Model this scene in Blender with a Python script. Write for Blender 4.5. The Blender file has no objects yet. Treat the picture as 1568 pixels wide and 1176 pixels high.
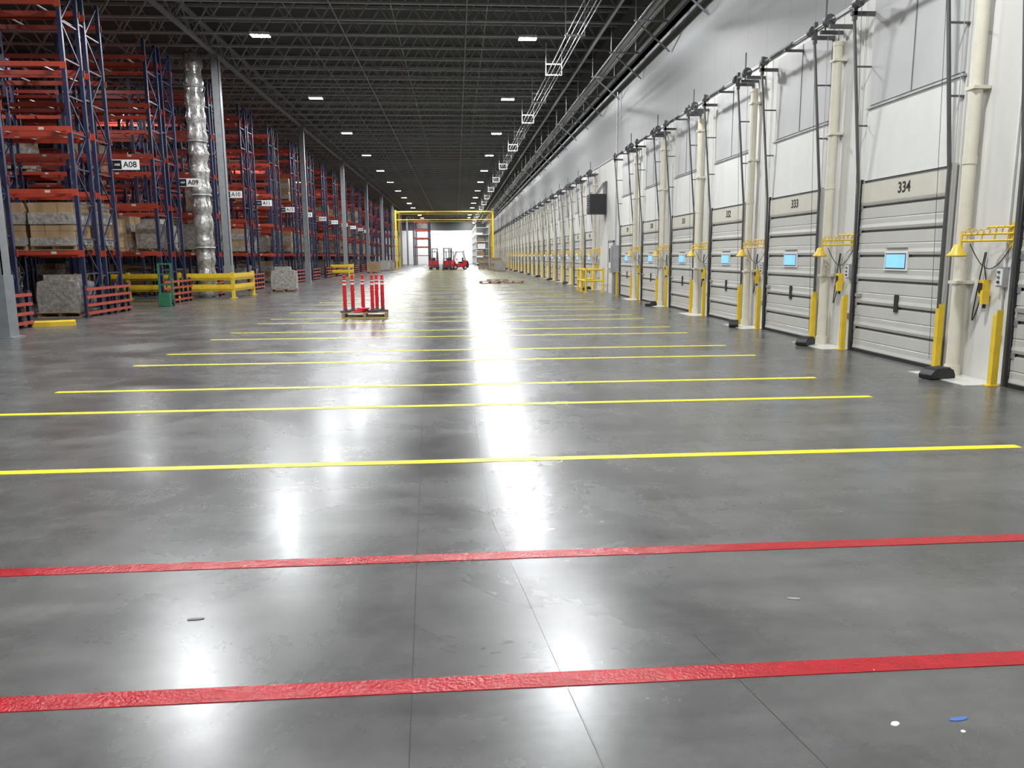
import bpy, math, random
from mathutils import Vector, Matrix
random.seed(7)
C = bpy.context.scene.collection
pi = math.pi
bpy.context.scene.view_settings.view_transform = 'Standard'

# ---------------------------------------------------------------- materials
def mat(name, col, rough=0.5, metal=0.0, var=0.12, nscale=6.0, bump=0.0, bscale=40.0, emit=None, estr=0.0, coat=0.0):
    m = bpy.data.materials.new(name); m.use_nodes = True
    nt = m.node_tree; b = nt.nodes['Principled BSDF']
    b.inputs['Roughness'].default_value = rough
    b.inputs['Metallic'].default_value = metal
    b.inputs['Coat Weight'].default_value = coat
    tc = nt.nodes.new('ShaderNodeTexCoord')
    n = nt.nodes.new('ShaderNodeTexNoise'); n.inputs['Scale'].default_value = nscale; n.inputs['Detail'].default_value = 5
    nt.links.new(tc.outputs['Object'], n.inputs['Vector'])
    r = nt.nodes.new('ShaderNodeValToRGB')
    r.color_ramp.elements[0].position = 0.3; r.color_ramp.elements[1].position = 0.7
    r.color_ramp.elements[0].color = tuple(c*(1-var) for c in col)+(1,)
    r.color_ramp.elements[1].color = tuple(min(1, c*(1+var)) for c in col)+(1,)
    nt.links.new(n.outputs['Fac'], r.inputs['Fac'])
    nt.links.new(r.outputs['Color'], b.inputs['Base Color'])
    if bump:
        n2 = nt.nodes.new('ShaderNodeTexNoise'); n2.inputs['Scale'].default_value = bscale; n2.inputs['Detail'].default_value = 4
        nt.links.new(tc.outputs['Object'], n2.inputs['Vector'])
        bp = nt.nodes.new('ShaderNodeBump'); bp.inputs['Strength'].default_value = bump; bp.inputs['Distance'].default_value = 0.02
        nt.links.new(n2.outputs['Fac'], bp.inputs['Height']); nt.links.new(bp.outputs['Normal'], b.inputs['Normal'])
    if emit:
        b.inputs['Emission Color'].default_value = emit+(1,); b.inputs['Emission Strength'].default_value = estr
    return m

def floor_mat():
    m = bpy.data.materials.new('polished_concrete'); m.use_nodes = True
    nt = m.node_tree; N = nt.nodes; L = nt.links; b = N['Principled BSDF']
    tc = N.new('ShaderNodeTexCoord')
    def noise(s, d=6, rgh=0.6, sc=(1,1,1), dist=0.0):
        mp = N.new('ShaderNodeMapping'); mp.inputs['Scale'].default_value = sc
        L.new(tc.outputs['Object'], mp.inputs['Vector'])
        n = N.new('ShaderNodeTexNoise'); n.inputs['Scale'].default_value = s; n.inputs['Detail'].default_value = d
        n.inputs['Roughness'].default_value = rgh; n.inputs['Distortion'].default_value = dist
        L.new(mp.outputs['Vector'], n.inputs['Vector']); return n
    n1 = noise(0.9, 8, 0.62, dist=0.5); n2 = noise(5, 8, 0.65, dist=0.2); n3 = noise(1.6, 5, 0.6, (0.35, 2.2, 1))
    r1 = N.new('ShaderNodeValToRGB'); e = r1.color_ramp.elements
    e[0].position = 0.32; e[0].color = (0.078, 0.078, 0.074, 1); e[1].position = 0.68; e[1].color = (0.142, 0.141, 0.134, 1)
    L.new(n1.outputs['Fac'], r1.inputs['Fac'])
    r2 = N.new('ShaderNodeValToRGB'); e = r2.color_ramp.elements
    e[0].position = 0.33; e[0].color = (0.55, 0.55, 0.55, 1); e[1].position = 0.62; e[1].color = (1, 1, 1, 1)
    L.new(n2.outputs['Fac'], r2.inputs['Fac'])
    mx = N.new('ShaderNodeMix'); mx.data_type = 'RGBA'; mx.blend_type = 'MULTIPLY'; mx.inputs[0].default_value = 0.45
    L.new(r1.outputs['Color'], mx.inputs[6]); L.new(r2.outputs['Color'], mx.inputs[7])
    r3 = N.new('ShaderNodeValToRGB'); e = r3.color_ramp.elements
    e[0].position = 0.35; e[0].color = (0.66, 0.66, 0.66, 1); e[1].position = 0.65; e[1].color = (1.05, 1.05, 1.05, 1)
    L.new(n3.outputs['Fac'], r3.inputs['Fac'])
    mx2 = N.new('ShaderNodeMix'); mx2.data_type = 'RGBA'; mx2.blend_type = 'MULTIPLY'; mx2.inputs[0].default_value = 0.7
    L.new(mx.outputs[2], mx2.inputs[6]); L.new(r3.outputs['Color'], mx2.inputs[7])
    n5 = noise(1.7, 3, 0.5, (0.7, 1.8, 1), 0.8)
    r5 = N.new('ShaderNodeValToRGB'); e = r5.color_ramp.elements
    e[0].position = 0.24; e[0].color = (0.5, 0.5, 0.5, 1); e[1].position = 0.31; e[1].color = (1, 1, 1, 1)
    L.new(n5.outputs['Fac'], r5.inputs['Fac'])
    mx3 = N.new('ShaderNodeMix'); mx3.data_type = 'RGBA'; mx3.blend_type = 'MULTIPLY'; mx3.inputs[0].default_value = 0.3
    L.new(mx2.outputs[2], mx3.inputs[6]); L.new(r5.outputs['Color'], mx3.inputs[7])
    L.new(mx3.outputs[2], b.inputs['Base Color'])
    mr = N.new('ShaderNodeMapRange'); mr.inputs[3].default_value = 0.235; mr.inputs[4].default_value = 0.31
    mr.inputs[1].default_value = 0.3; mr.inputs[2].default_value = 0.7
    L.new(n1.outputs['Fac'], mr.inputs[0]); L.new(mr.outputs[0], b.inputs['Roughness'])
    n4 = noise(2.5, 3, 0.5)
    bp = N.new('ShaderNodeBump'); bp.inputs['Strength'].default_value = 0.04; bp.inputs['Distance'].default_value = 0.02
    L.new(n4.outputs['Fac'], bp.inputs['Height']); L.new(bp.outputs['Normal'], b.inputs['Normal'])
    b.inputs['Specular IOR Level'].default_value = 0.55
    b.inputs['Coat Weight'].default_value = 0.03; b.inputs['Coat Roughness'].default_value = 0.12
    return m

def wall_mat(name, base, base_hi, zsplit):
    m = bpy.data.materials.new(name); m.use_nodes = True
    nt = m.node_tree; N = nt.nodes; L = nt.links; b = N['Principled BSDF']
    tc = N.new('ShaderNodeTexCoord'); sp = N.new('ShaderNodeSeparateXYZ'); L.new(tc.outputs['Object'], sp.inputs[0])
    def mth(op, a, v=None):
        n = N.new('ShaderNodeMath'); n.operation = op; L.new(a, n.inputs[0])
        if v is not None: n.inputs[1].default_value = v
        return n.outputs[0]
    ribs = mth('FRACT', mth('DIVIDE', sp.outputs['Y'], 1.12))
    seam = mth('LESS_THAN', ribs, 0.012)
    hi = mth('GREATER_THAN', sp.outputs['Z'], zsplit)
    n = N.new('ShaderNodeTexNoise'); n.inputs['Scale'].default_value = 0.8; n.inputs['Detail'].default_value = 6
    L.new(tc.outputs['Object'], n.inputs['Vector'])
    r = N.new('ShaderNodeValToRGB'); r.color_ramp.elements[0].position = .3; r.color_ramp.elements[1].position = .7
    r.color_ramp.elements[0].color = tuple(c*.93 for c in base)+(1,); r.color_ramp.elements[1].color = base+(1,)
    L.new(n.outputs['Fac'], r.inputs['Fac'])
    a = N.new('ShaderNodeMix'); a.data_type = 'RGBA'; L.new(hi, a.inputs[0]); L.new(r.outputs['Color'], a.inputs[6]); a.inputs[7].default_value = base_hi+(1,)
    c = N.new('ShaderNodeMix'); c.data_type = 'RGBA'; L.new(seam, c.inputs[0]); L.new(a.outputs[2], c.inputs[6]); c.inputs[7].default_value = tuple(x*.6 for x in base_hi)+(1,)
    L.new(c.outputs[2], b.inputs['Base Color']); b.inputs['Roughness'].default_value = 0.45
    return m

M_floor = floor_mat()
M_wallR = wall_mat('insulated_white_panel_shaded_top', (0.64, 0.63, 0.595), (0.21, 0.21, 0.205), 5.6)  # grey upper tone paints in the weaker light high on the white wall
M_wallD = wall_mat('dark_panel', (0.06, 0.063, 0.066), (0.04, 0.04, 0.043), 6)
M_wallF = wall_mat('far_white_panel', (0.85, 0.85, 0.83), (0.08, 0.08, 0.08), 7.2)
M_deck = mat('roof_deck_dark', (0.035, 0.036, 0.038), 0.7)
M_joist = mat('joist_grey_paint', (0.30, 0.305, 0.31), 0.5)
M_steel = mat('column_grey_paint', (0.20, 0.21, 0.22), 0.45)
M_galv = mat('galvanised_steel', (0.42, 0.43, 0.44), 0.4, 0.6)
M_white = mat('white_paint', (0.70, 0.70, 0.68), 0.4, var=0.04)
M_cream = mat('cream_pvc', (0.64, 0.60, 0.49), 0.35, var=0.05)
M_door = mat('door_panel_white', (0.48, 0.47, 0.435), 0.4, var=0.04, nscale=2)
M_doorU = mat('door_upper_panel', (0.66, 0.66, 0.63), 0.4, var=0.04, nscale=2)
M_doorV = mat('wall_infill_panel', (0.44, 0.44, 0.43), 0.4, var=0.04, nscale=2)
M_head = mat('door_label_cream', (0.54, 0.52, 0.44), 0.5, var=0.03)
M_groove = mat('door_groove_grey', (0.13, 0.13, 0.125), 0.6)
M_black = mat('black_rubber', (0.012, 0.012, 0.013), 0.55)
M_dkst = mat('dark_track_steel', (0.10, 0.10, 0.10), 0.4, 0.4)
M_yel = mat('safety_yellow_paint', (0.68, 0.47, 0.03), 0.4, var=0.1)
M_yline = mat('yellow_floor_tape', (0.76, 0.68, 0.012), 0.4, var=0.14, nscale=14)
M_rline = mat('red_floor_tape', (0.36, 0.003, 0.010), 0.20, var=0.15, nscale=14, bump=0.3, bscale=60)
M_red = mat('red_plastic', (0.60, 0.02, 0.03), 0.35)
M_blue = mat('rack_blue_paint', (0.012, 0.018, 0.055), 0.4)
M_org = mat('rack_orange_paint', (0.37, 0.046, 0.022), 0.45)
M_card = mat('cardboard', (0.28, 0.185, 0.10), 0.75, var=0.2, nscale=3)
M_wood = mat('pallet_wood', (0.30, 0.20, 0.12), 0.75, var=0.25, nscale=9)
M_wrap = mat('stretch_wrap', (0.34, 0.32, 0.29), 0.18, 0.25, var=0.35, nscale=8, bump=1.0, bscale=14)
M_foil = mat('wrapped_foil', (0.46, 0.45, 0.43), 0.2, 0.6, var=0.45, nscale=7, bump=1.0, bscale=9)
M_win = mat('daylight_window', (0.2, 0.4, 0.6), 0.2, emit=(0.18, 0.48, 0.95), estr=0.9)
M_lens = mat('led_lens', (0.9, 0.9, 0.9), 0.3, emit=(0.9, 0.96, 1.0), estr=60)
M_sign = mat('sign_white', (0.85, 0.85, 0.83), 0.4, var=0.02)
M_ink = mat('sign_black', (0.01, 0.01, 0.01), 0.4)
M_joint = mat('floor_joint_filler', (0.05, 0.049, 0.047), 0.3)
M_pad = mat('white_floor_paint', (0.56, 0.55, 0.51), 0.35, var=0.1, nscale=5)
M_green = mat('green_paint', (0.03, 0.16, 0.08), 0.4)
M_bluet = mat('blue_tape', (0.06, 0.14, 0.4), 0.5)

# ---------------------------------------------------------------- mesh builder
class MB:
    def __init__(s): s.v = []; s.f = []; s.mi = []; s.mats = []; s.sm = []
    def m(s, mt):
        if mt not in s.mats: s.mats.append(mt)
        return s.mats.index(mt)
    def add(s, vs, fs, mt, smooth=False):
        o = len(s.v); s.v += [tuple(p) for p in vs]; i = s.m(mt)
        for f in fs: s.f.append([a+o for a in f]); s.mi.append(i); s.sm.append(smooth)
    def box(s, x0, x1, y0, y1, z0, z1, mt):
        if x0 > x1: x0, x1 = x1, x0
        if y0 > y1: y0, y1 = y1, y0
        vs = [(x0,y0,z0),(x1,y0,z0),(x1,y1,z0),(x0,y1,z0),(x0,y0,z1),(x1,y0,z1),(x1,y1,z1),(x0,y1,z1)]
        s.add(vs, [(0,3,2,1),(4,5,6,7),(0,1,5,4),(1,2,6,5),(2,3,7,6),(3,0,4,7)], mt)
    def bar(s, p0, p1, w, h, mt):
        p0 = Vector(p0); p1 = Vector(p1); d = (p1-p0).normalized()
        up = Vector((0,0,1)) if abs(d.z) < 0.95 else Vector((0,1,0))
        a = d.cross(up).normalized(); b = a.cross(d).normalized()
        vs = []
        for p in (p0, p1):
            for sa, sb in ((-1,-1),(1,-1),(1,1),(-1,1)): vs.append(p+a*sa*w/2+b*sb*h/2)
        s.add(vs, [(3,2,1,0),(4,5,6,7),(0,1,5,4),(1,2,6,5),(2,3,7,6),(3,0,4,7)], mt)
    def cyl(s, p0, p1, r, mt, n=10, r1=None):
        if r1 is None: r1 = r
        p0 = Vector(p0); p1 = Vector(p1); d = (p1-p0).normalized()
        up = Vector((0,0,1)) if abs(d.z) < 0.95 else Vector((0,1,0))
        a = d.cross(up).normalized(); b = a.cross(d).normalized()
        vs = []
        for p, rr in ((p0, r), (p1, r1)):
            for i in range(n):
                t = 2*pi*i/n; vs.append(p+(a*math.cos(t)+b*math.sin(t))*rr)
        s.add(vs, [(i, i+n, (i+1)%n+n, (i+1)%n) for i in range(n)], mt, True)
        s.add(vs[:n], [list(range(n))], mt); s.add(vs[n:], [list(range(n))[::-1]], mt)
    def tube(s, pts, r, mt, n=6):
        for a, b in zip(pts[:-1], pts[1:]): s.cyl(a, b, r, mt, n)
    def lathe(s, c, prof, mt, n=20, jit=0.0):
        vs = []
        for r, z in prof:
            for i in range(n):
                t = 2*pi*i/n; rr = r*(1+random.uniform(-jit, jit))
                vs.append((c[0]+rr*math.cos(t), c[1]+rr*math.sin(t), c[2]+z))
        fs = []
        for k in range(len(prof)-1):
            for i in range(n): fs.append((k*n+i, k*n+(i+1)%n, (k+1)*n+(i+1)%n, (k+1)*n+i))
        fs.append(list(range(n))[::-1]); fs.append([(len(prof)-1)*n+i for i in range(n)])
        s.add(vs, fs, mt, True)
    def vcyl(s, c, r, z0, z1, mt, n=20): s.cyl((c[0], c[1], z0), (c[0], c[1], z1), r, mt, n)
    def prism(s, prof, y0, y1, mt, axis='y'):
        n = len(prof)
        if axis == 'y': vs = [(a, y0, b) for a, b in prof]+[(a, y1, b) for a, b in prof]
        else: vs = [(y0, a, b) for a, b in prof]+[(y1, a, b) for a, b in prof]
        s.add(vs, [list(range(n)), list(range(n, 2*n))[::-1]]+[(i, i+n, (i+1)%n+n, (i+1)%n) for i in range(n)], mt)
    def mesh(s, name):
        me = bpy.data.meshes.new(name); me.from_pydata(s.v, [], s.f)
        for mt in s.mats: me.materials.append(mt)
        me.polygons.foreach_set('material_index', s.mi); me.polygons.foreach_set('use_smooth', s.sm)
        me.update()
        import bmesh
        bm = bmesh.new(); bm.from_mesh(me); bmesh.ops.recalc_face_normals(bm, faces=bm.faces); bm.to_mesh(me); bm.free()
        return me
def put(name, me, loc=(0,0,0), rz=0.0, bevel=0, parent=None):
    if isinstance(me, MB): me = me.mesh(name)
    o = bpy.data.objects.new(name, me); o.location = loc; o.rotation_euler = (0,0,rz); C.objects.link(o)
    if bevel:
        b = o.modifiers.new('bevel', 'BEVEL'); b.width = bevel; b.segments = 2; b.limit_method = 'ANGLE'
    if parent: o.parent = parent
    return o
def text(name, body, size, loc, rot, mt, parent=None):
    cu = bpy.data.curves.new(name, 'FONT'); cu.body = body; cu.size = size; cu.align_x = 'CENTER'; cu.align_y = 'CENTER'
    cu.extrude = 0.002; cu.offset = size*0.012
    cu.materials.append(mt)
    o = bpy.data.objects.new(name, cu); C.objects.link(o); o.location = loc; o.rotation_euler = rot
    if parent: o.parent = parent
    return o

WX = 6.65; YN = -8.0; YF = 172.0; XL = -38.0; HC = 10.75

# ---------------------------------------------------------------- room shell
b = MB(); b.box(XL, WX, YN, YF, -0.2, 0, M_floor); put('floor', b)
b = MB(); b.box(XL, WX, YN, YF, HC, HC+0.15, M_deck)
put('ceiling', b)
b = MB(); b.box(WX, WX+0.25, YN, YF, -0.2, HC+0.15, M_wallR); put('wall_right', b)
b = MB(); b.box(XL-0.25, XL, YN, YF, -0.2, HC+0.15, M_wallD); put('wall_left', b)
b = MB(); b.box(XL-0.25, WX+0.25, YF, YF+0.25, -0.2, HC+0.15, M_wallF); put('wall_far', b)
b = MB(); b.box(XL-0.25, WX+0.25, YN-0.25, YN, -0.2, HC+0.15, M_wallD); put('wall_back', b)
b = MB()
b.box(WX-0.03, WX, YN, YF, 5.6, 5.66, M_galv)
put('trim_1', b)
b = MB(); b.box(WX-0.22, WX, YN, YF, 8.15, 8.35, M_steel); b.box(WX-0.22, WX-0.19, YN, YF, 8.05, 8.45, M_steel)
put('trim_2', b)

# roof joists (array)
b = MB(); x = XL+0.02; zt = HC-0.06; zb = 9.75; XE = WX-0.02
b.box(x, XE, -0.05, 0.05, zt-0.05, zt+0.05, M_joist); b.box(x, XE, -0.05, 0.05, zb-0.03, zb+0.03, M_joist)
i = 0; p = 0.62
while x < XE-p:
    z0, z1 = (zb, zt) if i % 2 == 0 else (zt, zb)
    b.bar((x, 0, z0), (x+p, 0, z1), 0.045, 0.045, M_joist); x += p; i += 1
o = put('roof_joists', b, (0, -6, 0))
a = o.modifiers.new('array', 'ARRAY'); a.use_relative_offset = False; a.use_constant_offset = True
a.constant_offset_displace = (0, 1.83, 0); a.count = 97
b = MB()
for xx in (-34, -30, -26, -20, -16, -13, -5.5, -2, 1.2, 4.6):
    b.box(xx-0.015, xx+0.015, YN+0.05, YF-0.05, 9.79, 9.82, M_steel)
put('joist_bridging', b)
gx = -9.35
b = MB()
for X0 in (gx, gx-14.5):
    b.box(X0-0.08, X0+0.08, YN+0.05, YF-0.05, 10.25, 10.35, M_steel); b.box(X0-0.08, X0+0.08, YN+0.05, YF-0.05, 9.5, 9.6, M_steel)
    y = YN+0.1; i = 0
    while y < YF-1.4:
        z0, z1 = (9.6, 10.3) if i % 2 == 0 else (10.3, 9.6)
        b.bar((X0, y, z0), (X0, y+1.0, z1), 0.05, 0.05, M_steel); y += 1.0; i += 1
put('roof_girders', b)

# ---------------------------------------------------------------- columns
b = MB()
b.box(-0.15, 0.15, -0.16, -0.14, 0, 9.5, M_steel); b.box(-0.15, 0.15, 0.14, 0.16, 0, 9.5, M_steel); b.box(-0.012, 0.012, -0.14, 0.14, 0, 9.5, M_steel)
b.box(-0.15, -0.13, -0.16, 0.16, 0, 9.5, M_steel); b.box(0.13, 0.15, -0.16, 0.16, 0, 9.5, M_steel)
b.box(-0.25, 0.25, -0.25, 0.25, 0, 0.03, M_steel); b.box(-0.22, 0.22, -0.22, 0.22, 9.4, 9.5, M_steel)
b.box(-0.165, 0.165, -0.175, 0.175, 0.03, 1.3, M_steel)
colm = b.mesh('steel_column')
for k in range(-1, 8):
    put('steel_column', colm, (gx, 32.8+17.1*k if k >= 0 else 16.65, 0))
for k in range(-1, 8):
    put('steel_column', colm, (gx-14.5, 32.8+17.1*k, 0))

# wrapped duct beside column
b = MB(); prof = []
z = 0
while z < 9.7:
    prof.append((0.36+0.03*math.sin(z*9)+random.uniform(-.02, .02), z)); z += 0.16
b.lathe((0,0,0), prof, M_foil, 22, 0.05)
for z in (2.0, 4.1, 6.2, 8.3): b.lathe((0,0,0), [(0.39, z), (0.40, z+0.03), (0.39, z+0.06)], M_galv, 22)
put('plastic_wrapped_duct', b, (-10.3, 33.0, 0))

# ---------------------------------------------------------------- floor markings
def strip(name, x0, x1, y0, w, mt, z=0.003):
    b = MB(); b.box(x0, x1, y0-w/2, y0+w/2, 0, z, mt); return put(name, b)
strip('red_floor_line', -9, 6.2, 2.70, 0.10, M_rline); strip('red_floor_line', -9, 6.2, 3.95, 0.10, M_rline)
ys = [5.93]
for k in range(0, 26): ys += [8.25+3.68*k, 9.62+3.68*k]
for y in ys: strip('yellow_floor_line', -4.9, 4.65 if y < 11 else 4.75, y, 0.10 if y < 20 else 0.085, M_yline)
b = MB()
b.bar((-0.12, 0.5, 0.0), (-0.42, 9, 0.0), 0.0025, 0.003, M_joint); b.bar((-0.42, 9, 0), (-0.45, 60, 0), 0.004, 0.003, M_joint)
b.bar((0.56, 1.0, 0), (0.18, 4.6, 0), 0.005, 0.003, M_joint); b.bar((0.18, 4.6, 0), (0.1, 12, 0), 0.003, 0.003, M_joint)
b.bar((1.3, 1.2, 0), (0.98, 3.0, 0), 0.002, 0.003, M_joint)
put('floor_saw_cut_joints', b)
def scrap(name, x, y, w, d, mt, r):
    b = MB(); n = 9
    vs = [(w*math.cos(2*pi*i/n)*random.uniform(.7, 1), d*math.sin(2*pi*i/n)*random.uniform(.7, 1), 0.0) for i in range(n)]
    b.add(vs+[(a, c, 0.003) for a, c, _ in vs], [list(range(n)), list(range(n, 2*n))]+[(i, (i+1)%n, (i+1)%n+n, i+n) for i in range(n)], mt)
    put(name, b, (x, y, 0), r)
scrap('tape_scrap', 1.71, 2.33, 0.04, 0.012, M_bluet, 0.1); scrap('paint_chip', 1.475, 2.32, 0.02, 0.014, M_white, 0.5)
scrap('paint_chip', 1.68, 2.26, 0.01, 0.008, M_white, 0.5); scrap('tape_scrap', -1.2, 3.33, 0.045, 0.012, M_groove, 0.1)
scrap('paint_chip', 1.55, 3.3, 0.04, 0.01, M_galv, -0.2)

# ---------------------------------------------------------------- dock doors
DW = 2.28; DH = 2.72; TZ = 5.3
b = MB(); nS = 7; sh = DH/nS
b.box(-0.02, 0, -DW-0.06, 0.06, 0, DH+0.02, M_groove)
for i in range(nS):
    z0 = i*sh+0.012; z1 = (i+1)*sh-0.012
    b.prism([(-0.02, z0), (-0.065, z0+0.012), (-0.075, z0+0.05), (-0.065, z0+0.10), (-0.065, (z0+z1)/2-0.012), (-0.055, (z0+z1)/2), (-0.065, (z0+z1)/2+0.012),
             (-0.065, z1-0.012), (-0.02, z1)], -DW, 0, M_door)
    if i < nS-1:
        for yy in (-DW+0.04, -0.04): b.box(-0.075, -0.06, yy-0.03, yy+0.03, z1-0.03, z1+0.04, M_galv)
b.box(-0.076, -0.066, -DW+0.02, -0.02, DH-0.32, DH-0.02, M_head)
b.box(-0.09, -0.01, -DW, 0, 0, 0.05, M_black)
b.box(-0.085, -0.06, -1.44, -0.84, 1.34, 1.62, M_white); b.box(-0.088, -0.085, -1.41, -0.87, 1.365, 1.595, M_black); b.box(-0.092, -0.088, -1.395, -0.885, 1.38, 1.58, M_win)
b.box(-0.085, -0.07, -1.28, -1.18, 0.72, 0.98, M_black); b.box(-0.09, -0.07, -1.42, -0.86, 1.67, 1.685, M_galv)
b.box(-0.1, -0.07, -0.2, -0.05, 0.9, 0.95, M_galv)
b.box(-0.035, 0, -DW-0.02, 0.02, DH+0.03, 3.86, M_doorU)
b.box(-0.06, 0, -DW-0.06, 0.06, 3.86, 3.89, M_galv)
b.box(-0.03, 0, -DW-0.02, 0.02, 3.92, 5.5, M_doorV)
b.box(-0.038, -0.03, -DW*0.5-0.01, -DW*0.5+0.01, 3.92, 5.5, M_groove)
for y0, y1 in ((-DW-0.05, -DW), (0, 0.05)): b.box(-0.085, 0, y0, y1, 0, DH+0.05, M_door)
for y0 in (-DW+0.0, -0.02): b.box(-0.095, -0.06, y0, y0+0.02, 0, DH+0.05, M_black)
xt = -0.36
for yy in (-DW-0.03, 0.03):
    b.bar((-0.10, yy, 0.0), (-0.12, yy, DH), 0.03, 0.04, M_dkst)
    b.bar((-0.12, yy, DH), (xt, yy, TZ), 0.03, 0.05, M_dkst)
    for z in (3.6, 4.5):
        xx = -0.12+(xt+0.12)*(z-DH)/(TZ-DH); b.box(xx, 0, yy-0.012, yy+0.012, z, z+0.025, M_dkst)
    b.box(xt-0.05, 0, yy-0.03, yy+0.03, TZ-0.03, TZ+0.03, M_dkst); b.box(xt-0.02, xt+0.04, yy-0.03, yy+0.03, TZ-0.1, TZ+0.25, M_dkst)
    s = 1 if yy < -1 else -1
    b.cyl((xt, yy+s*0.05, TZ+0.13), (xt, yy+s*0.17, TZ+0.13), 0.08, M_dkst, 14)
    b.tube([(xt+0.06, yy+s*0.1, TZ+0.1), (-0.12, yy+s*0.1, 0.15)], 0.004, M_dkst, 4)
b.cyl((xt, -DW-0.75, TZ+0.13), (xt, 0.2, TZ+0.13), 0.018, M_galv, 10)
b.cyl((xt, -DW*0.62, TZ+0.13), (xt, -DW*0.2, TZ+0.13), 0.04, M_dkst, 12)
b.box(xt-0.04, 0, -DW*0.5-0.03, -DW*0.5+0.03, TZ+0.06, TZ+0.10, M_dkst)
b.box(xt-0.05, 0, -DW-0.70, -DW-0.64, TZ-0.02, TZ+0.04, M_dkst); b.box(xt-0.04, 0, -DW-0.34, -DW-0.30, TZ-0.02, TZ+0.04, M_dkst)
b.cyl((xt, -DW-0.6, TZ+0.13), (xt, -DW-0.5, TZ+0.13), 0.10, M_dkst, 14)
b.cyl((-0.30, -DW-0.3, TZ), (-0.30, -DW-0.3, TZ+0.6), 0.015, M_dkst, 8)
b.tube([(-0.2, -DW-0.2, TZ), (-0.14, -DW-0.2, 1.1), (-0.14, -DW-0.16, 0.9)], 0.006, M_galv, 4)
doorm = b.mesh('dock_door')
# yellow track guard
b = MB()
b.box(-0.13, -0.118, -0.03, 0.03, 0, 0.86, M_yel); b.box(-0.13, -0.05, -0.036, -0.026, 0, 0.92, M_yel); b.box(-0.13, -0.05, 0.026, 0.036, 0, 0.84, M_yel)
b.box(-0.18, -0.03, -0.06, 0.06, 0, 0.012, M_yel)
guardm = b.mesh('track_guard')
# counterweight tube
b = MB()
b.vcyl((0,0), 0.078, 0.1, 5.08, M_cream, 24); b.vcyl((0,0), 0.086, 2.7, 2.8, M_cream, 24); b.vcyl((0,0), 0.085, 5.05, 5.12, M_cream, 24); b.vcyl((0,0), 0.095, 0, 0.14, M_cream, 24)
for z in (1.2, 3.6, 4.8): b.box(-0.09, 0.13, -0.095, 0.095, z, z+0.04, M_cream)
b.cyl((0, 0, 5.1), (0, 0, 5.32), 0.006, M_dkst, 5)
spoutm = b.mesh('counterweight_tube')
# dock light
b = MB()
b.box(-0.06, 0, -0.05, 0.05, 1.65, 1.95, M_yel)
A = Vector((-0.06, 0, 0)); B_ = Vector((-0.36, 0.50, 0))
for z in (1.74, 1.82): b.cyl(A+Vector((0,0,z)), B_+Vector((0,0,z)), 0.014, M_yel, 8)
b.cyl(A+Vector((0,0,1.90)), A.lerp(B_, .5)+Vector((0,0,1.90)), 0.012, M_yel, 8)
for t in (0.1, 0.35, 0.6, 0.9):
    p0 = A.lerp(B_, t)+Vector((0,0,1.74)); p1 = A.lerp(B_, t)+Vector((0,0,1.82)); b.cyl(p0, p1, 0.012, M_yel, 6)
# slack yellow coiled cable looped round the arm
pts = []
for i in range(61):
    t = i/60; c = A.lerp(B_, t*0.95); pts.append((c.x+0.025*math.cos(t*50), c.y, 1.86+0.035*math.sin(t*50)+0.02*math.sin(t*7)))
b.tube(pts, 0.006, M_yel, 5)
b.cyl((-0.36, 0.5, 1.86), (-0.36, 0.5, 1.66), 0.014, M_yel, 8)
b.lathe((-0.38, 0.54, 0), [(0.03, 1.70), (0.05, 1.68), (0.07, 1.62), (0.115, 1.57), (0.12, 1.55)], M_yel, 18)
b.vcyl((-0.38, 0.54), 0.10, 1.546, 1.551, M_white, 18)
cab = []
for i in range(13):
    t = i/12; cab.append((-0.05-0.25*t, 0.0+0.42*t, 1.7-0.3*math.sin(pi*t)))
b.tube(cab, 0.006, M_black, 5)
lightm = b.mesh('dock_light')
# control station
b = MB()
b.box(-0.07, 0, -0.06, 0.06, 1.18, 1.42, M_galv); b.box(-0.08, -0.07, -0.05, 0.05, 1.2, 1.40, M_white)
for z, mt in ((1.36, M_green), (1.30, M_groove), (1.24, M_black)): b.cyl((-0.08, 0, z), (-0.10, 0, z), 0.016, mt, 10)
b.cyl((-0.02, 0, 1.42), (-0.02, 0, 5.55), 0.010, M_white, 8); b.cyl((-0.02, 0, 0.6), (-0.02, 0, 1.18), 0.010, M_white, 8)
b.box(-0.05, 0, -0.04, 0.04, 0.5, 0.6, M_galv)
ctrlm = b.mesh('door_control_box')
# yellow pendant restraint control
b = MB()
b.box(-0.09, 0, -0.045, 0.045, 1.05, 1.26, M_yel); b.box(-0.10, -0.09, -0.03, 0.03, 1.10, 1.22, M_black)
b.box(-0.12, -0.03, -0.09, -0.045, 0.96, 1.13, M_yel); b.cyl((-0.07, -0.065, 0.96), (-0.07, -0.065, 0.91), 0.02, M_black, 8)
pts = [(-0.05, 0.03+0.14*math.sin(t*pi), 1.05-0.42*math.sin(t*pi)+0.55*t*t) for t in [i/16 for i in range(17)]]
b.tube(pts, 0.008, M_black, 5)
b.tube([(-0.03, 0.0, 1.26), (-0.05, 0.03, 1.45), (-0.03, 0.03, 1.6)], 0.007, M_black, 5)
pendm = b.mesh('restraint_control')
# wheel chock
b = MB()
b.prism([(-0.20, 0.0), (-0.21, 0.06), (-0.15, 0.115), (-0.08, 0.14), (0.1, 0.14), (0.17, 0.11), (0.2, 0.04), (0.2, 0.0)], -0.10, 0.10, M_black)
for xx in (-0.1, 0, 0.1): b.box(xx-0.012, xx+0.012, -0.103, 0.103, 0.05, 0.145, M_black)
chockm = b.mesh('wheel_chock')
b = MB(); b.box(-0.52, 0, -1.18, 0.0, 0, 0.006, M_pad); padm = b.mesh('white_floor_pad')

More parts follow.
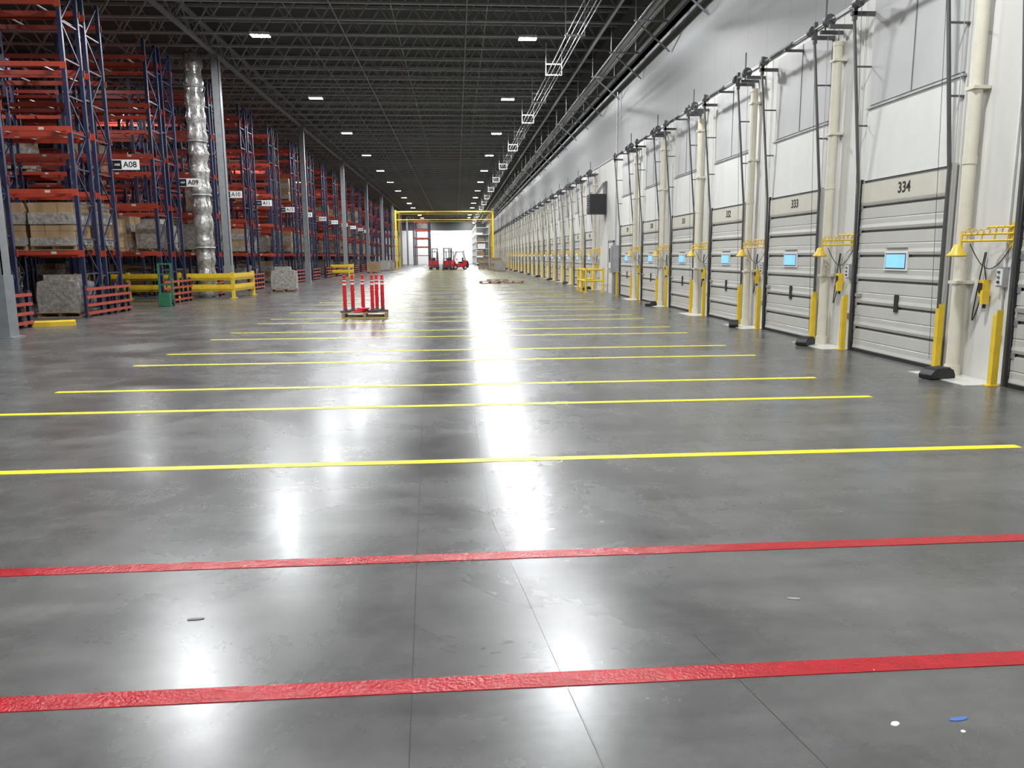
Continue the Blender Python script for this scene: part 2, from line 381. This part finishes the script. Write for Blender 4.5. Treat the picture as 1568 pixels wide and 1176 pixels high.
WI = WX-0.002
lefts = [12.38+3.7*k for k in range(-3, 6)]+[39.4+3.7*k for k in range(0, 32)]
for L in lefts:
    if L > YF-3: continue
    k = round((L-12.38)/3.7) if L < 35 else round((L-39.4)/3.7)+6
    d = put('dock_door', doorm, (WI, L, 0))
    if L < 60: text('door_number', str(334-k), 0.22, (-0.080, -1.22, DH-0.17), (pi/2, 0, -pi/2), M_ink, d)
    put('track_guard', guardm, (WI-0.1, L+0.10, 0)); put('track_guard', guardm, (WI-0.1, L-DW-0.2, 0))
    put('counterweight_tube', spoutm, (WI-0.14, L-DW-0.47, 0.0))
    if L < 100:
        put('dock_light', lightm, (WI, L-DW-1.27, 0)); put('door_control_box', ctrlm, (WI, L-DW-1.12, 0))
        put('restraint_control', pendm, (WI, L-DW-0.82, 0))
        put('white_floor_pad', padm, (WI, L-DW-0.12, 0))
        if k % 2 == 0 or k < 3: put('wheel_chock', chockm, (WX-0.5, L-DW-0.72+0.1*(k % 2), 0.006), 0.25+0.5*(k % 3), bevel=0.02)

b = MB()
b.box(-0.05, 0, -0.5, 0.5, 0, 2.15, M_white); b.box(-0.07, 0, -0.56, -0.5, 0, 2.2, M_steel); b.box(-0.07, 0, 0.5, 0.56, 0, 2.2, M_steel); b.box(-0.07, 0, -0.56, 0.56, 2.15, 2.22, M_steel)
b.box(-0.12, -0.05, -0.42, 0.3, 1.0, 1.06, M_galv); b.box(-0.055, -0.05, 0.1, 0.35, 1.3, 1.9, M_black)
put('personnel_door', b, (WI, 33.0, 0))
b = MB()
b.box(-0.75, -0.05, -0.4, 0.4, 0, 0.85, M_black)
for i in range(7): b.box(-0.78, -0.75, -0.36, 0.36, 0.08+i*0.1, 0.13+i*0.1, M_dkst)
b.bar((-0.4, -0.3, 0.85), (-0.03, -0.3, 1.4), 0.04, 0.04, M_dkst); b.bar((-0.4, 0.3, 0.85), (-0.03, 0.3, 1.4), 0.04, 0.04, M_dkst); b.box(-0.05, 0, -0.35, 0.35, 0, 1.4, M_dkst)
put('hanging_unit_heater', b, (WI, 34.6, 3.4))
b = MB()
for x0, y0 in ((0,0), (0.0,1.2), (0,2.2), (0.75,0), (0.75,2.2)): b.cyl((x0, y0, 0), (x0, y0, 1.05), 0.05, M_yel, 12); b.box(x0-.09, x0+.09, y0-.09, y0+.09, 0, 0.02, M_yel)
for z in (0.5, 0.98):
    b.tube([(0.75, 0, z), (0, 0, z), (0, 2.2, z), (0.75, 2.2, z)], 0.04, M_yel, 10)
put('yellow_pipe_guard', b, (5.6, 33.4, 0))
b = MB()
b.box(-0.25, 0, -0.25, 0.25, 0.9, 2.0, M_galv); b.cyl((-0.1, 0, 2.0), (-0.1, 0, 8.0), 0.03, M_galv, 8); b.box(-0.26, -0.25, -0.2, 0.2, 0.95, 1.95, M_steel)
b.box(-0.2, 0, -0.2, 0.2, 0, 0.9, M_steel)
put('electrical_panel', b, (WI, 31.75, 0))

# ---------------------------------------------------------------- high bay lights
b = MB()
b.box(-0.32, 0.32, -0.2, 0.2, 0.03, 0.10, M_white); b.box(-0.34, 0.34, -0.22, -0.2, 0.01, 0.1, M_white); b.box(-0.34, 0.34, 0.2, 0.22, 0.01, 0.1, M_white)
b.box(-0.34, -0.32, -0.22, 0.22, 0.01, 0.1, M_white); b.box(0.32, 0.34, -0.22, 0.22, 0.01, 0.1, M_white)
b.box(-0.1, 0.1, -0.08, 0.08, 0.10, 0.17, M_galv)
b.tube([(-0.25, 0, 0.1), (0, 0, 0.30)], 0.005, M_galv, 4); b.tube([(0.25, 0, 0.1), (0, 0, 0.30)], 0.005, M_galv, 4); b.cyl((0, 0, 0.3), (0, 0, 0.42), 0.01, M_galv, 5)
b.box(-0.31, 0.31, -0.19, 0.19, 0.012, 0.03, M_lens)
fixm = b.mesh('high_bay_light')
ZL = 9.38
def light(name, e):
    ld = bpy.data.lights.new(name, 'AREA'); ld.shape = 'RECTANGLE'; ld.size = 0.62; ld.size_y = 0.38
    ld.energy = e; ld.color = (0.96, 0.98, 1.0); ld.spread = math.radians(176); return ld
lA = light('led_emitter', 760); lB = light('led_emitter_rack', 240)
for X0 in (2.75, -6.8, -16.4, -28):
    yl = [-3.4+11*i for i in range(16)]+([168.5] if X0 > -10 else [])  # last fixture of the main rows is added to brighten wall_far
    for y in yl:
        if y > 166 and y != 168.5: continue
        f = put('high_bay_light', fixm, (X0, y, ZL))
        if X0 > -10 or (X0 > -20 and y < 100) or y < 60:
            lo = bpy.data.objects.new('led_emitter', lA if X0 > -10 else lB); C.objects.link(lo); lo.parent = f; lo.location = (0, 0, 0.0)

# ---------------------------------------------------------------- conduits / pipes near dock wall
b = MB()
for xx, zz, r in ((5.95, 8.55, 0.05), (5.75, 8.55, 0.035), (5.6, 8.55, 0.035), (6.15, 9.0, 0.09), (5.2, 9.25, 0.06)):
    b.cyl((xx, YN+.05, zz), (xx, YF-.05, zz), r, M_galv, 8)
y = 2
while y < YF-2:
    b.box(5.4, 6.42, y-0.02, y+0.02, 8.44, 8.49, M_galv); b.cyl((5.45, y, 8.44), (5.45, y, 9.75), 0.012, M_galv, 5); b.cyl((6.3, y, 8.44), (6.3, y, 9.75), 0.012, M_galv, 5)
    b.bar((6.6, y+0.4, 7.7), (5.7, y+0.4, 8.44), 0.04, 0.04, M_steel)
    y += 3.66
put('conduit_rack', b)
b = MB()
for dx in (-0.25, -0.1, 0.1, 0.22): b.cyl((3.95+dx, YN+.05, 8.62), (3.95+dx, YF-.05, 8.62), 0.018, M_galv, 6)
y = 4
while y < YF-2:
    for zz in (8.55, 8.95): b.box(3.62, 4.28, y-0.025, y+0.025, zz, zz+0.05, M_white)
    for xx in (3.64, 4.26): b.cyl((xx, y, 8.55), (xx, y, 9.75), 0.018, M_white, 6)
    y += 5.5
put('ceiling_conduit_trapeze', b)
b = MB()
for xx in (-3.9, 0.5): 
    b.cyl((xx, YN+.05, 9.62), (xx, YF-.05, 9.62), 0.025, M_steel, 8)
    y = 0
    while y < YF-2: b.cyl((xx, y, 9.5), (xx, y, 9.62), 0.012, M_galv, 6); b.cyl((xx, y, 9.62), (xx, y, 9.76), 0.010, M_galv, 5); y += 3
put('sprinkler_pipes', b)

# ---------------------------------------------------------------- pallet racks
levels = (1.85, 3.5, 5.15, 6.8, 8.35); BW = 2.8; NB = 9; UH = 8.9
def rack_mesh(NB):
    b = MB()
    for fy in (0.0, 1.35):
        for i in range(NB+1):
            x = -i*BW
            for yy in (fy+0.04, fy+1.01):
                b.box(x-0.05, x+0.05, yy-0.04, yy+0.04, 0, UH, M_blue); b.box(x-0.08, x+0.08, yy-0.07, yy+0.07, 0, 0.015, M_blue)
            z = 0.25; q = 0
            while z < UH-0.9:
                b.box(x-0.02, x+0.02, fy+0.08, fy+0.97, z-0.02, z+0.02, M_blue)
                a0, a1 = (fy+0.08, fy+0.97) if q % 2 == 0 else (fy+0.97, fy+0.08)
                b.bar((x, a0, z), (x, a1, z+0.95), 0.035, 0.035, M_blue); z += 0.95; q += 1
            for lz in levels:
                for yy in (fy-0.005, fy+1.055): b.box(x-0.08, x+0.08, yy-0.008, yy+0.008, lz-0.18, lz, M_org)
        for i in range(NB):
            x1 = -i*BW-0.05; x0 = x1-BW+0.1
            for lz in levels:
                for yy in (fy+0.02, fy+1.03):
                    b.box(x0, x1, yy-0.028, yy+0.028, lz-0.125, lz, M_org)
                for t in (0.25, 0.75):
                    xx = x0+(x1-x0)*t; b.box(xx-0.03, xx+0.03, fy+0.05, fy+1.0, lz-0.035, lz-0.005, M_galv)
                if lz < 6:
                    for t in (0.25, 0.75):
                        xx = x0+(x1-x0)*t; b.box(xx-0.07, xx+0.07, fy-0.011, fy-0.008, lz-0.10, lz-0.03, M_head)
    for z in (1.1, 3.3, 6.0, 8.0):
        for i in range(0, NB+1): b.box(-i*BW-0.03, -i*BW+0.03, 1.05, 1.35, z, z+0.05, M_blue)
    for z in (0.12, 0.34, 0.56, 0.78): b.box(0.12, 0.17, -0.25, 2.65, z-0.04, z+0.035, M_org)
    for yy in (-0.2, 0.75, 1.65, 2.6): b.box(0.06, 0.13, yy-0.06, yy+0.06, 0, 0.88, M_blue)
    return b.mesh('pallet_rack')
rackm = rack_mesh(9); rack1 = rack_mesh(1)
for k in range(-2, 22):
    put('pallet_rack', rackm, (-10.35, 22.4+5.7*k, 0))

def load_mesh(n, h, wrap=True, nx=3, ny=2, nz=3):
    b = MB()
    for yy in (-0.5, -0.25, 0, 0.25, 0.5): b.box(-0.6, 0.6, yy-0.05, yy+0.05, 0.12, 0.142, M_wood)
    for yy in (-0.5, 0, 0.5): b.box(-0.6, 0.6, yy-0.05, yy+0.05, 0.0, 0.02, M_wood)
    for xx in (-0.56, 0, 0.56): b.box(xx-0.04, xx+0.04, -0.5, 0.5, 0.02, 0.12, M_wood)
    for i in range(nx):
        for j in range(ny):
            for k in range(nz):
                w = 1.16/nx; d = 1.0/ny; hh = h/nz; g = 0.006
                jx = random.uniform(-.008, .008)
                b.box(-0.58+i*w+g+jx, -0.58+(i+1)*w-g+jx, -0.5+j*d+g, -0.5+(j+1)*d-g, 0.145+k*hh+g*.5, 0.145+(k+1)*hh-g*.5, M_card)
    if wrap:
        for z0, z1 in ((0.15, h*0.3), (h*0.62, h*0.8+0.1)):
            b.box(-0.6, 0.6, -0.515, 0.515, z0, z1, M_wrap)
    return b.mesh(n)
LM = [load_mesh('carton_pallet_load', 1.15), load_mesh('carton_pallet_load', 1.0, False, 2, 2, 4), load_mesh('carton_pallet_load', 1.25, True, 3, 3, 5)]
b = MB()
for yy in (-0.5, 0, 0.5): b.box(-0.6, 0.6, yy-0.05, yy+0.05, 0, 0.02, M_wood); b.box(-0.6, 0.6, yy-0.05, yy+0.05, 0.12, 0.142, M_wood)
for xx in (-0.56, 0, 0.56): b.box(xx-0.04, xx+0.04, -0.5, 0.5, 0.02, 0.12, M_wood)
b.prism([(-0.56, 0.145), (-0.58, 0.6), (-0.54, 0.98), (-0.3, 1.05), (0.3, 1.03), (0.55, 0.96), (0.58, 0.5), (0.56, 0.145)], -0.5, 0.5, M_wrap)
b.box(-0.4, 0.3, -0.4, 0.4, 1.0, 1.18, M_wrap)
LM.append(b.mesh('shrink_wrapped_pallet_load'))
for k in range(-1, 18):
    Y0 = 22.4+5.7*k
    for i in range(0, 6 if k < 6 else 3):
        for s in (0, 1):
            xx = -10.35-0.05-i*BW-0.68-s*1.32
            for fy in (0.53, 1.88):
                if random.random() < (0.95 if k < 3 and i < 3 else 0.4): 
                    me = random.choice(LM); put(me.name.split('.')[0], me, (xx, Y0+fy, 1.85))
                if random.random() < 0.2: 
                    me = random.choice(LM)
                    if not (k == 0 and fy < 1): put(me.name.split('.')[0], me, (xx, Y0+fy, 0))
                if k > 1 and random.random() < 0.15:
                    me = random.choice(LM[:3]); put(me.name.split('.')[0], me, (xx, Y0+fy, random.choice(levels[1:3])))
put('shrink_wrapped_pallet_load', LM[3], (-11.1, 22.93, 0))

for k in range(0, 12):
    nm = 'A%02d' % (8+k); Y = 25.1+5.7*k
    b = MB(); b.box(-0.4, 0.4, -0.01, 0.01, -0.15, 0.15, M_sign); b.box(-0.38, -0.12, -0.013, -0.01, -0.13, 0.13, M_ink)
    b.box(-0.4, -0.38, -0.03, 0.03, -0.15, 0.15, M_galv); b.bar((-0.35, 0, 0.05), (-0.6, -0.05, 0.05), 0.02, 0.02, M_galv)
    s = put('aisle_sign', b, (-9.95, Y-0.2, 4.42))
    text('sign_text', nm, 0.24, (0.13, -0.014, 0), (pi/2, 0, 0), M_ink, s)
    text('sign_text_small', nm, 0.10, (-0.25, -0.016, 0), (pi/2, 0, 0), M_sign, s)

def guard(name, pts):
    b = MB()
    for p in pts: b.box(p[0]-0.06, p[0]+0.06, p[1]-0.06, p[1]+0.06, 0, 1.05, M_yel); b.box(p[0]-0.13, p[0]+0.13, p[1]-0.13, p[1]+0.13, 0, 0.025, M_yel)
    for a, c in zip(pts[:-1], pts[1:]):
        for z in (0.42, 0.86):
            for dz in (-0.09, 0.0, 0.09): b.bar((a[0], a[1], z+dz), (c[0], c[1], z+dz), 0.09 if dz else 0.15, 0.10, M_yel)
    return put(name, b)
guard('yellow_guard_rail', [(-11.1, 32.0), (-9.0, 32.0), (-8.9, 34.7)])
guard('yellow_guard_rail', [(-15.2, 32.3), (-13.2, 32.3), (-11.5, 32.3)])
guard('yellow_guard_rail', [(-10.9, 66.2), (-9.0, 66.2), (-8.9, 68)])
b = MB(); b.prism([(0, 0), (0, 0.10), (0.06, 0.13), (0.2, 0.13), (0.26, 0.1), (0.26, 0)], 0, 1.0, M_yel); put('yellow_floor_curb', b, (-10.4, 19.5, 0), -1.2)
# narrow green hand truck parked at the row end
b = MB()
for xx in (-0.2, 0.2):
    b.box(xx-0.03, xx+0.03, -0.03, 0.03, 0.12, 1.45, M_green); b.cyl((xx-0.04, 0.05, 0.12), (xx+0.04, 0.05, 0.12), 0.12, M_black, 16)
for z in (0.35, 0.7, 1.05, 1.4): b.box(-0.2, 0.2, -0.02, 0.02, z, z+0.05, M_green)
b.box(-0.22, 0.22, -0.35, -0.02, 0.02, 0.04, M_green); b.box(-0.18, 0.18, -0.30, -0.03, 0.04, 0.45, M_green)
put('green_hand_truck', b, (-9.9, 27.2, 0), 0.1)

# ---------------------------------------------------------------- pallet with red delineator posts
b = MB()
for i in range(7): b.box(-0.6, 0.6, -0.5+i*0.15, -0.5+i*0.15+0.1, 0.12, 0.142, M_wood)
for yy in (-0.5, -0.05, 0.4): b.box(-0.6, 0.6, yy, yy+0.1, 0, 0.02, M_wood)
for xx in (-0.56, 0, 0.56): b.box(xx-0.04, xx+0.04, -0.5, 0.5, 0.02, 0.12, M_wood)
pal = b.mesh('wooden_pallet'); put('wooden_pallet', pal, (-2.5, 21.3, 0), 0.06)
b = MB()
b.lathe((0,0,0), [(0.15, 0.0), (0.15, 0.025), (0.12, 0.04), (0.06, 0.05), (0.05, 0.09)], M_black, 18)
b.vcyl((0,0), 0.05, 0.08, 0.88, M_red, 18); b.vcyl((0,0), 0.052, 0.72, 0.77, M_white, 18); b.vcyl((0,0), 0.052, 0.82, 0.85, M_white, 18)
b.lathe((0,0,0), [(0.05, 0.86), (0.03, 0.90), (0.03, 0.93), (0.046, 0.95), (0.04, 0.98), (0.02, 0.99)], M_red, 18)
postm = b.mesh('red_delineator_post')
for x, y in ((-3.0, 21.0), (-2.85, 21.45), (-2.58, 21.5), (-2.27, 21.0), (-2.2, 21.5), (-2.02, 21.2)):
    put('red_delineator_post', postm, (x, y, 0.143))
b = MB(); 
for i in range(3): b.lathe((i*0.05, 0, 0.04*i), [(0.17, 0.0), (0.17, 0.03), (0.10, 0.04)], M_red, 18)
put('red_post_bases', b, (-2.62, 21.0, 0.143), 0.1)

put('wooden_pallet', pal, (2.0, 46, 0), 0.1); put('wooden_pallet', pal, (3.4, 46.3, 0), 0.0); put('wooden_pallet', pal, (2.6, 49, 0), 0.2)
put('shrink_wrapped_pallet_load', LM[3], (-8.2, 37.8, 0), 0.1)
for x, y in ((4.6, 82), (4.4, 88), (4.8, 94), (3.4, 97), (-8.3, 79), (-8.2, 90), (-8.0, 94)): 
    me = random.choice(LM); put(me.name.split('.')[0], me, (x, y, 0), random.uniform(-.2, .2))

# ---------------------------------------------------------------- forklifts
b = MB()
b.prism([(-0.9, 0.25), (-1.0, 0.6), (-0.95, 1.05), (-0.5, 1.15), (-0.3, 0.75), (0.5, 0.7), (0.65, 1.1), (0.85, 1.1), (0.9, 0.3)], -0.5, 0.5, M_red, axis='x')
b.prism([(-1.05, 0.2), (-1.1, 0.6), (-1.0, 1.0), (-0.8, 1.0), (-0.8, 0.2)], -0.52, 0.52, M_black, axis='x')
b.box(-0.25, 0.25, -0.35, 0.15, 0.75, 0.95, M_black); b.box(-0.25, 0.25, -0.45, -0.33, 0.9, 1.45, M_black)
for xx in (-0.45, 0.45):
    b.bar((xx, -0.7, 1.1), (xx, -0.45, 2.15), 0.06, 0.06, M_black); b.bar((xx, 0.75, 1.1), (xx, 0.4, 2.15), 0.06, 0.06, M_black)
    b.bar((xx, -0.5, 2.15), (xx, 0.45, 2.15), 0.06, 0.06, M_black)
    for yy, rr in ((-0.65, 0.24), (0.6, 0.3)): b.cyl((xx-0.09, yy, rr), (xx+0.09, yy, rr), rr, M_black, 20); b.cyl((xx-0.1, yy, rr), (xx+0.1, yy, rr), rr*.5, M_white, 14)
for yy in (-0.4, -0.15, 0.1, 0.35): b.box(-0.45, 0.45, yy, yy+0.04, 2.13, 2.18, M_black)
for xx in (-0.32, 0.32):
    b.box(xx-0.05, xx+0.05, 0.98, 1.08, 0.1, 2.6, M_dkst); b.box(xx-0.06, xx+0.06, 1.12, 2.15, 0.06, 0.10, M_dkst); b.box(xx-0.06, xx+0.06, 1.10, 1.15, 0.06, 0.6, M_dkst)
for zz in (0.3, 1.3, 2.5): b.box(-0.35, 0.35, 1.0, 1.06, zz, zz+0.08, M_dkst)
for zz in (0.3, 0.55): b.box(-0.5, 0.5, 1.08, 1.12, zz, zz+0.08, M_dkst)
b.cyl((0, 0.5, 1.05), (0, 0.35, 1.25), 0.02, M_black, 6); b.cyl((0, 0.36, 1.24), (0, 0.34, 1.27), 0.16, M_black, 14)
b.cyl((-0.2, -0.5, 2.18), (-0.2, -0.5, 2.32), 0.05, M_org, 10)
fkm = b.mesh('forklift')
put('forklift', fkm, (-2.8, 98, 0), 3.3); put('forklift', fkm, (-0.9, 94, 0), 2.9); put('forklift', fkm, (0.4, 97, 0), 1.7)

# ---------------------------------------------------------------- yellow gantry far away
b = MB()
for xx in (-8.3, 5.2):
    for yy in (0, 6.0):
        b.box(xx-0.12, xx+0.12, yy-0.12, yy+0.12, 0, 8.0, M_yel)
for yy in (0, 6.0):
    b.box(-8.3, 5.2, yy-0.08, yy+0.08, 7.68, 7.85, M_yel); b.box(-8.3, 5.2, yy-0.05, yy+0.05, 6.62, 6.72, M_yel)
for xx in (-8.3, -4, 0.5, 5.2): b.box(xx-0.06, xx+0.06, 0, 6, 7.7, 7.8, M_yel)
for z in (1.5, 3.0, 4.5, 6.0): b.box(5.14, 5.26, 0, 6, z, z+0.08, M_yel)
gm = b.mesh('yellow_conveyor_gantry')
put('yellow_conveyor_gantry', gm, (0, 110, 0))
b = MB()
for z in (0.4, 1.6, 2.8, 4.0, 5.2, 6.4): b.box(0, 2.3, 0, 30, z, z+0.08, M_white)
for i in range(11):
    for xx in (0.05, 2.25): b.box(xx-.05, xx+.05, i*3.0-0.05+0.06, i*3.0+0.06, 0, 7, M_white)
    for z in (0.5, 1.7, 2.9, 4.1): b.box(0.3, 1.1+0.8*random.random(), i*3.0+0.3, i*3.0+1.8, z, z+0.5+0.4*random.random(), random.choice((M_card, M_white, M_card))) if i < 10 else None
put('white_storage_shelving', b, (3.4, 134, 0))
for k in range(0, 3):
    put('pallet_rack', rack1, (-5.2, 148.1+5.7*k, 0))

# ---------------------------------------------------------------- world + camera
w = bpy.data.worlds.new('world'); bpy.context.scene.world = w; w.use_nodes = True
w.node_tree.nodes['Background'].inputs[0].default_value = (0.05, 0.055, 0.06, 1)
w.node_tree.nodes['Background'].inputs[1].default_value = 0.5
cam = bpy.data.cameras.new('camera'); co = bpy.data.objects.new('camera', cam); C.objects.link(co)
cam.sensor_width = 36; cam.lens = 1178/1568*36; cam.clip_end = 500; cam.clip_start = 0.05
R = Matrix.Rotation(math.radians(-4.02), 4, 'Z') @ Matrix.Rotation(math.radians(90-9.45), 4, 'X') @ Matrix.Rotation(math.radians(-0.45), 4, 'Z')
co.matrix_world = Matrix.Translation((0, 0, 1.6)) @ R
bpy.context.scene.camera = co
